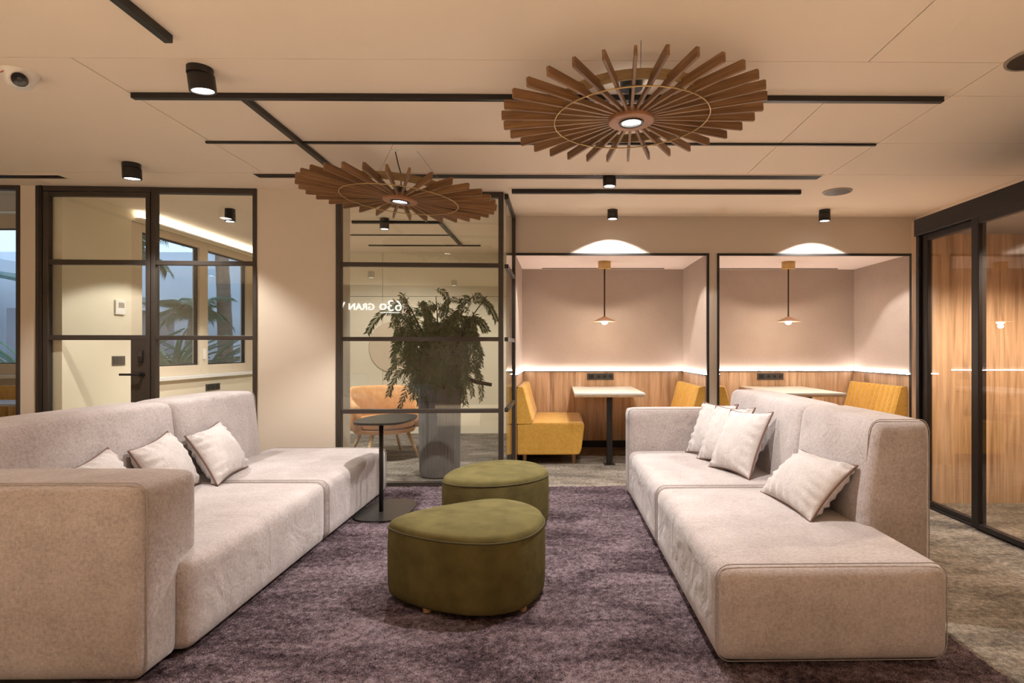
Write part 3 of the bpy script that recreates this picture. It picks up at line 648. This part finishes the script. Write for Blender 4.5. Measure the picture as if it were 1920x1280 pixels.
chandelier('sunburst chandelier of wooden slats mounted high near the ceiling above the right sofa', (.395, 3.08, 2.475), (0, R(-2.2), 0), .0, 0)
chandelier('sunburst chandelier of wooden slats hanging lower on a cable before the glass partition', (-1.13, 4.15, 2.322), (0, R(4.2), 0), .05, 1)

# ------------------------------------------------------------------ ceiling fittings
def cyl_spot(label, x, y, r, L_, energy, angle, blend=.4, col=WHITE, aim=(0, 0, -1), tilt=(0, 0), z=CH):
    t = thing('ceiling_spotlight', label, 'spotlight', (x, y, z), 0, 'black cylinder ceiling spotlights')
    lathe('mount', [(0, 0), (r*.97, 0), (r*.97, -L_*.30), (0, -L_*.30)], 'black', t, n=32)
    b = lathe('body', [(0, -L_*.34), (r, -L_*.34), (r, -L_), (r*.82, -L_), (r*.80, -L_+.012), (0, -L_+.012)], 'black', t, n=32, rot=(tilt[0], tilt[1], 0))
    lathe('joint', [(0, -L_*.29), (r*.8, -L_*.29), (r*.8, -L_*.35), (0, -L_*.35)], 'black', t, n=24)
    lathe('lens', [(0, -L_+.004), (r*.80, -L_+.004), (r*.80, -L_+.010), (0, -L_+.010)], 'lens', b, n=28)
    if energy: spot('spot_light', (0, 0, -L_-.012), energy, angle, blend, col, b, aim, .03)
    return t
cyl_spot('black ceiling spotlight nearest the viewer, beside the long black track', -1.83, 2.97, .063, .115, E_SPOT*.45, 95, aim=(.1, -.1, -1), tilt=(R(6), R(-4)))
cyl_spot('black ceiling spotlight in front of the glazed door on the left', -3.30, 4.50, .064, .118, E_SPOT, 110, tilt=(R(4), 0))
cyl_spot('black ceiling spotlight between the two rear ceiling tracks, beyond the front chandelier', .434, 4.79, .055, .085, E_SPOT, 100)
cyl_spot('small black spotlight washing the wall above the first booth', .57, 5.94, .054, .095, E_BOOTHSPOT, 122, .12)
cyl_spot('small black spotlight washing the wall above the second booth', 2.76, 5.92, .056, .115, E_BOOTHSPOT, 122, .12)
cyl_spot('tilted black spotlight in the meeting room seen through the right glass pane', -3.36, 5.95, .05, .13, E_ROOM, 120, blend=.18, tilt=(0, R(0)))
cyl_spot('black spotlight added to brighten the meeting room, behind the hanging chandelier', -1.9, 6.35, .05, .12, E_ROOM*1.9, 130, aim=(-.1, .35, -1))  # extra lamp, put in to lift the meeting room and its rear wall
# unseen downlights added behind the viewer; their bounce fills the room with soft light
k = 0
for (x, y) in ((-5.8, -.3), (-4.2, -1.5), (-3.0, -.3), (-1.6, -1.5), (-.3, -.3), (.9, -1.5), (2.2, -.3), (3.2, -1.5)):
    k += 1; cyl_spot('black ceiling spotlight added as unseen fill light over the lobby behind the viewer, %s from its left wall' % ['first', 'second', 'third', 'fourth', 'fifth', 'sixth', 'seventh', 'eighth'][k-1], x, y, .06, .115, E_LOBBY_FILL*(1.5 if x < -2 else 1.0), 100, .5, LOBBY_FILL)

def track(name, label, x0, x1, y0, y1, t_, z=CH, mat='black', cat='track'):
    o = box(name, x0, x1, y0, y1, z-t_, z-.0005, mat, None, .002); tag(o, label, cat, 'black ceiling tracks'); return o
track('ceiling_track', 'longest black ceiling track, running across in front of both chandeliers', -2.39, 2.20, 3.25, 3.285, .031)
track('ceiling_track', 'very thin black ceiling track crossing just behind the front chandelier', -2.43, 2.23, 4.0, 4.02, .016)
track('ceiling_track', 'short black ceiling track nearest the booths', -.41, 2.2, 5.17, 5.205, .038)
track('ceiling_track', 'black ceiling track running away from the viewer at upper left', -1.80, -1.762, 1.2, 2.66, .038)
track('ceiling_track', 'black ceiling track running from the longest track towards the hanging chandelier', -1.795, -1.757, 3.288, 4.69, .03)
track('ceiling_track', 'short black ceiling track end at the far left edge', -4.62, -4.585, 3.3, 4.73, .03)
track('ceiling_track', 'black ceiling track in the meeting room above the plant', -2.3, -1.30, 6.46, 6.50, .03)
track('ceiling_track', 'black diagonal-looking ceiling track in the meeting room, going towards its rear wall', -1.34, -1.30, 6.503, 7.88, .03)
track('ceiling_track', 'thin black ceiling track closest to the meeting room rear wall', -2.6, -1.06, 7.95, 7.98, .016)
track('ceiling_track', 'thin black ceiling track midway over the meeting room', -2.6, -1.345, 7.24, 7.26, .012)
def air_slot(label, x0, x1, y0, y1):
    t = thing('air_slot', label, 'vent', ((x0+x1)/2, y0, CH), 0, 'linear ceiling air slots'); h = (x1-x0)/2; w = y1-y0
    box('slot_body', -h+.012, h-.012, .010, w-.010, -.004, -.0005, 'bronze', t)
    for k in range(3): box('blade', -h+.012, h-.012, .022+k*(w-.04)/3, .034+k*(w-.04)/3, -.008, -.004, 'black', t)
    for (a, b, c, d) in ((-h, h, 0, .010), (-h, h, w-.010, w), (-h, -h+.012, .01, w-.01), (h-.012, h, .01, w-.01)): box('border', a, b, c, d, -.006, -.0005, 'ceiling', t)
air_slot('long dark linear air slot across the ceiling behind the hanging chandelier', -2.50, 2.20, 4.72, 4.86)
air_slot('dark linear air slot in the ceiling at the far left edge', -6.4, -4.10, 4.78, 4.90)
sp = thing('ceiling_speaker', 'round dark ceiling speaker beside the short track near the booths', 'speaker', (2.55, 5.22, CH))
lathe('grille', [(0, -.008), (.112, -.008), (.116, -.0005), (0, -.0005)], 'bronze', sp, n=40); lathe('rim', [(.112, -.009), (.124, -.009), (.126, -.0005), (.112, -.0005), (.112, -.009)], 'screen', sp, n=40)
sp2 = copy_tree(sp); sp2.location = (2.36, 2.82, CH); sp2['label'] = 'round dark ceiling speaker cut off by the right edge of the picture'

# security camera
sc = thing('security_camera', 'white dome security camera on the ceiling at upper left', 'camera', (-2.80, 3.03, CH))
lathe('housing', [(0, -.082), (.030, -.080), (.048, -.070), (.062, -.045), (.074, -.018), (.080, -.006), (.080, 0), (0, 0)], 'white', sc, n=40)
look = Vector((.62, -.74, -.30)).normalized(); q = look.to_track_quat('-Z', 'Y').to_euler()
eye = lathe('eyeball', [(0, -.044), (.016, -.041), (.031, -.031), (.041, -.016), (.044, 0), (.035, .026), (0, .04)], 'white', sc, Vector((.030, -.030, -.050)), 28, q)
le = lathe('lens', [(0, -.046), (.012, -.047), (.013, -.052), (.031, -.050), (.035, -.036), (.030, -.028), (0, -.028)], 'lensglass', eye, n=28)
lathe('lens_glass', [(0, -.0475), (.011, -.0475), (.011, -.046), (0, -.046)], 'socket', le, n=20)
bd = box('badge', -.016, .016, -.0015, .0015, -.004, .004, 'red', sc); bd.location = (-.030, -.066, -.025); bd.rotation_euler = (R(-28), 0, R(-24))

# ------------------------------------------------------------------ meeting room contents
th = thing('thermostat', 'white wall thermostat with grey display in the meeting room', 'thermostat', (-4.4, 5.83, 1.60))
box('case', 0, .02, -.065, .065, 0, .145, 'white', th, .004); box('display', .0195, .022, -.03, .045, .07, .12, 'screen', th)
sw = thing('light_switch', 'dark triple light switch on the meeting room wall beside the door', 'switch', (-4.4, 5.82, 1.09))
box('plate', 0, .008, -.085, .085, 0, .095, 'socket', sw, .003)
for k in range(3): box('rocker', .008, .012, -.075+k*.052, -.029+k*.052, .012, .083, 'hole', sw, .002)
fb = thing('wall_outlet', 'dark wall outlet under the meeting room window sill', 'socket', (-4.4, 7.4, .73)); box('plate', 0, .01, -.15, .15, 0, .085, 'socket', fb, .003)
for k in range(3): box('outlet_face', .01, .013, -.13+k*.09, -.06+k*.09, .012, .073, 'hole', fb, .002)
dsc = thing('wall_disc', 'large round beige disc on the rear wall of the meeting room', 'decoration', (-2.42, 8.6, 1.28)); lathe('disc', [(0, .03), (.37, .03), (.385, .015), (.385, 0), (0, 0)], 'disc', dsc, (0, 0, 0), 56, (PI/2, 0, 0))

def armchair(label, loc, rz):
    t = thing('armchair', label, 'armchair', loc, rz, 'tan tub armchairs')
    n = 28; v = []; f = []
    prof = [(.335, .34), (.40, .34), (.425, .45), (.435, .60), (.43, .74), (.415, .80), (.385, .815), (.36, .79), (.345, .62), (.335, .45)]
    m = len(prof)
    for i in range(n+1):
        s = -1+2*i/n; a = PI/2+s*R(118); drop = max(0, abs(s)-.45)/.55; k = 1-.42*drop**1.3
        for (r, z) in prof: v.append((r*1.02*math.cos(a), r*math.sin(a), .34+(z-.34)*(k if z > .40 else 1)))
    for i in range(n):
        for j in range(m): f.append((i*m+j, i*m+(j+1) % m, (i+1)*m+(j+1) % m, (i+1)*m+j))
    f += [tuple(range(m)), tuple(range(n*m, (n+1)*m))]
    ob('shell', recalc(me_from('shell', v, f, 'tan', True)), t)
    lathe('seat_cushion', [(0, .36), (.32, .36), (.335, .38), (.335, .44), (.31, .465), (0, .475)], 'tan', t, (0, -.02, 0), 36)
    lathe('seat_base', [(0, .30), (.34, .30), (.36, .345), (0, .345)], 'tan', t, (0, 0, 0), 36)
    for (sx, sy) in ((1, 1), (1, -1), (-1, 1), (-1, -1)): tube('leg', [(sx*.20, sy*.20, .31), (sx*.30, sy*.30, 0.004)], [.024, .014], 'palewood', t, 12)
armchair('tan tub armchair with pale wooden legs behind the glass partition', (-2.02, 6.75, 0), R(35))
armchair('tan tub armchair below the meeting room window, only its top edge in view', (-3.55, 6.75, 0), R(-60))

# planter with weeping pepper tree
pl = thing('potted_tree', 'weeping fine-leaved tree in a grey fluted planter behind the glass', 'plant', (-1.17, 5.74, 0))
po = lathe('planter', [(.165, .0), (.185, .012), (.195, .05), (.200, .40), (.205, .84), (.205, .86), (.190, .865), (.185, .80), (0, .80)], 'planter', pl, n=240, flute=(.018, 40))
lathe('soil', [(0, .81), (.18, .805), (.18, .80), (0, .80)], 'soil', pl, n=32)
rng = random.Random(11)
branches = []
for k in range(22):
    a = rng.uniform(0, 2*PI); L_ = rng.uniform(.25, .46); hgt = rng.uniform(1.02, 1.55) if k > 8 else rng.uniform(1.45, 1.80)
    p0 = Vector((rng.uniform(-.03, .03), rng.uniform(-.03, .03), .80)); p1 = Vector((.25*L_*math.cos(a), .12*L_*math.sin(a), .80+(hgt-.8)*.55)); p2 = Vector((L_*1.05*math.cos(a), .5*L_*math.sin(a), hgt))
    pts = [p0.lerp(p1, t/5)*(1-t/5)+p1.lerp(p2, t/5)*(t/5) for t in range(6)]
    tube('branch', pts, [.014-.0019*i for i in range(6)], 'stem', pl, 6); branches.append(pts)
tube('branch', [(.02, 0, .95), (.20, -.02, 1.0), (.36, -.03, .93), (.52, -.03, .90)], [.028, .024, .02, .018], 'stem', pl, 8)
def frond_mesh(seed, L_):
    r = random.Random(seed); v = []; f = []
    pts = []; p = Vector((0, 0, 0)); ang = r.uniform(.3, .75); nseg = 16
    for i in range(nseg+1):
        pts.append(p.copy()); t = i/nseg; an = ang*(1-t*1.0)-1.55*min(1, t*2.0); p = p+Vector((math.cos(an), r.uniform(-.06, .06), math.sin(an)))*(L_/nseg)
    tv, tf = tube_data(pts, .0022, 4); v += tv; f += tf
    for i in range(2, nseg+1):
        for h in (0, .5):
            q = pts[i-1].lerp(pts[i], h); t_ = (pts[i]-pts[i-1]).normalized(); side = Vector((0, 1, 0)).cross(t_).normalized()
            for s in (1, -1):
                ln = r.uniform(.045, .07)*(1-.55*abs(i/nseg-.45)); d = (side*s*r.uniform(.7, 1)+Vector((0, r.uniform(-.9, .9), -.25))+t_*.55).normalized()
                w = d.cross(Vector((r.uniform(-.5, .5), 1, r.uniform(-.3, .3)))).normalized()*.0068; k = len(v)
                v += [q, q+d*ln*.45+w, q+d*ln+Vector((0, 0, -.008)), q+d*ln*.45-w]; f.append((k, k+1, k+2, k+3))
    return me_from('frond', v, f, 'leaf')
fm = [frond_mesh(s, L_) for s, L_ in enumerate((.30, .36, .42, .34, .48, .40))]
for k in range(290):
    b = branches[k % len(branches)]; i = rng.randint(2, 5); p = b[i]
    p = p+Vector((rng.uniform(-.07, .07), rng.uniform(-.07, .07), rng.uniform(-.08, .08)))
    p.x = max(-.46, min(.30, p.x))
    o = ob('frond', fm[k % 6], pl, p, (rng.uniform(-.3, .3), rng.uniform(-.4, .3), rng.uniform(0, 2*PI)))
    o.scale = [rng.uniform(.75, 1.15)]*3

# far left bench and table seen through the edge glazing
bn = thing('booth_bench', 'mustard channelled bench under the far left window', 'bench', (-6.8, 5.45, 0))
rounded('seat', (0, 0, .1), (2.05, .50, .45), .03, 'yellow', bn, 6); box('plinth', .05, 2.0, .05, .45, 0, .11, 'black', bn)
bk = rounded('backrest', (0, .46, .40), (2.05, .53, .86), .025, 'yellow', bn, 6)
for k in range(18):
    lathe('channel', [(.0, .44), (.055, .445), (.057, .46), (.057, .86), (.045, .885), (0, .89)], 'yellow', bk, (.06+k*.1135, .45, 0), 14)
tb = thing('meeting_table', 'grey tabletop in front of the far left bench', 'table', (-5.9, 5.3, 0)); box('top', -.7, 1.05, -.05, .40, .735, .758, 'grey_table', tb, .003); box('leg', -.03, .03, .1, .16, 0, .735, 'black', tb, .004)

# ------------------------------------------------------------------ illuminated sign on the wall behind the viewer
sg = thing('wall_sign', 'glowing white 630 GRAN lettering, seen mirrored in the glass partition', 'sign', (-3.5, -2.598, 2.1))
def word(txt, x0, x1, z, name):
    c = bpy.data.curves.new(name, 'FONT'); c.body = txt; c.size = 1; c.extrude = .02; tmp = bpy.data.objects.new('tmp', c); COL.objects.link(tmp)
    bpy.context.view_layer.update(); me = bpy.data.meshes.new_from_object(tmp.evaluated_get(bpy.context.evaluated_depsgraph_get())); bpy.data.objects.remove(tmp)
    me.name = name; me.materials.clear(); me.materials.append(M['sign'])
    co = np.array([v.co[:] for v in me.vertices]); w = co[:, 0].max()-co[:, 0].min(); s = abs(x1-x0)/w
    for v in me.vertices: v.co = ((v.co.x-co[:, 0].min())*s, v.co.y*s, v.co.z)
    o = ob(name, me, sg, (x0+3.5, .024, z-2.1), (PI/2, 0, PI)); return o
word('63', -2.87, -3.17, 2.115, 'letters'); word('o', -3.20, -3.35, 2.135, 'letters'); word('GRAN', -3.47, -4.02, 2.135, 'letters'); word('V', -4.10, -4.25, 2.135, 'letters')
box('underline', .15, .58, .004, .03, -.03, -.015, 'sign', sg)

# ------------------------------------------------------------------ courtyard outside the windows
cg = box('courtyard_ground', -16, -4.66, 6.2, 18, -.06, 0.0, 'ground'); cg['kind'] = 'structure'
cw = boxes('courtyard_wall', [(-16, -4.0, 14.0, 14.3, 0, 3.6), (-12.3, -12.0, 6.2, 14.0, 0, 3.2)], 'render'); cw['kind'] = 'structure'
ew = box('wall_outer', -4.66, -4.4, 8.6, 14.0, 0, CH+.4, 'render'); ew['kind'] = 'structure'
bed = box('courtyard_bed', -9.4, -5.0, 8.3, 11.0, 0, .55, 'ground'); bed['kind'] = 'structure'
sh = thing('garden_shed', 'grey garden building with a sloping dark green awning in the courtyard', 'shed', (-9.0, 11.2, 0))
box('wall', -1.6, 0.55, 0, 1.6, 0, 2.05, 'shed', sh); ob('awning', prism_me('awning', [(-2.2, 2.75), (0.95, 2.12), (0.95, 2.17), (-2.2, 2.82)], -.4, 1.8, 'awning'), sh)
box('door', -.9, -.15, -.03, 0, 0, 1.95, 'sill', sh, .005)
def palm_frond(seed, L_):
    r = random.Random(seed); v = []; f = []; pts = []; p = Vector((0, 0, 0)); an = .9
    for i in range(15): pts.append(p.copy()); an -= .12; p = p+Vector((math.cos(an), 0, math.sin(an)))*(L_/14)
    tv, tf = tube_data(pts, [.012*(1-i/17) for i in range(15)], 5); v += tv; f += tf
    for i in range(2, 15):
        for h in (0, .33, .66):
            q = pts[i-1].lerp(pts[i], h)
            for s in (1, -1):
                ln = L_*.34*(1-.6*abs(i/14-.45)); d = Vector((.5, s*.75, -.45+r.uniform(-.1, .1))).normalized(); w = Vector((.011, 0, .004)); k = len(v)
                v += [q-w, q+w, q+d*ln*.6+w+Vector((0, 0, .02)), q+d*ln+Vector((0, 0, -.07)), q+d*ln*.6-w+Vector((0, 0, .02))]; f.append((k, k+1, k+2, k+3, k+4))
    return me_from('frond', v, f, 'palmleaf')
pf = [palm_frond(s, L_) for s, L_ in enumerate((1.0, 1.2, .85))]
def palm(label, x, y, h, r0, lean, nf, s):
    t = thing('palm_tree', label, 'palm', (x, y, .55), 0, 'courtyard palms'); pts = []; rad = []
    for i in range(25):
        u = i/24; pts.append((lean[0]*u*u, lean[1]*u*u, h*u)); rad.append(r0*(1-.35*u)*(1+.05*(i % 2)))
    tube('trunk', pts, rad, 'palmbark', t, 14)
    for k in range(nf):
        o = ob('frond', pf[k % 3], t, pts[-1], (0, random.uniform(-.6, .45), 2*PI*k/nf*1.0+random.uniform(-.2, .2))); o.scale = [s*random.uniform(.85, 1.1)]*3
palm('tall palm with thick brown trunk in the right window pane', -5.95, 10.4, 4.2, .13, (-.22, 0), 16, 1.3)
palm('short palm with drooping fronds in the left window pane', -6.45, 10.1, 1.30, .09, (.12, 0), 26, .58)
palm('palm with overhanging fronds farther left in the courtyard', -7.9, 10.0, 2.4, .11, (.3, 0), 18, 1.1)
def blade_mesh(seed):
    r = random.Random(seed); v = []; f = []
    for i in range(7):
        u = i/6; w = .035*(1-u)**.6*(.6+.8*u if u < .4 else 1); x = .55*u*u; z = .95*u-.28*u*u; v += [(x, -w, z), (x+.008, 0, z-.012), (x, w, z)]
    for i in range(6): f += [(3*i, 3*i+1, 3*i+4, 3*i+3), (3*i+1, 3*i+2, 3*i+5, 3*i+4)]
    return me_from('blade', v, f, 'agave', True)
bm_ = [blade_mesh(s) for s in range(2)]
AG = [('large strap-leaved agave at the left of the courtyard window', -6.6, 8.95), ('strap-leaved agave in the middle of the courtyard window', -6.15, 9.3), ('strap-leaved agave beside the tall palm trunk', -6.0, 9.9), ('strap-leaved agave farther left by the shed', -7.3, 9.2), ('low agave at the foot of the far left window', -7.6, 8.4)]
for (lb, x, y) in AG:
    t = thing('agave', lb, 'plant', (x, y, .55), 0, 'courtyard agaves')
    for k in range(34):
        o = ob('blade', bm_[k % 2], t, (0, 0, .0), (0, random.uniform(-.15, .55), random.uniform(0, 2*PI))); s = random.uniform(1.1, 1.55); o.scale = (s, s, s)
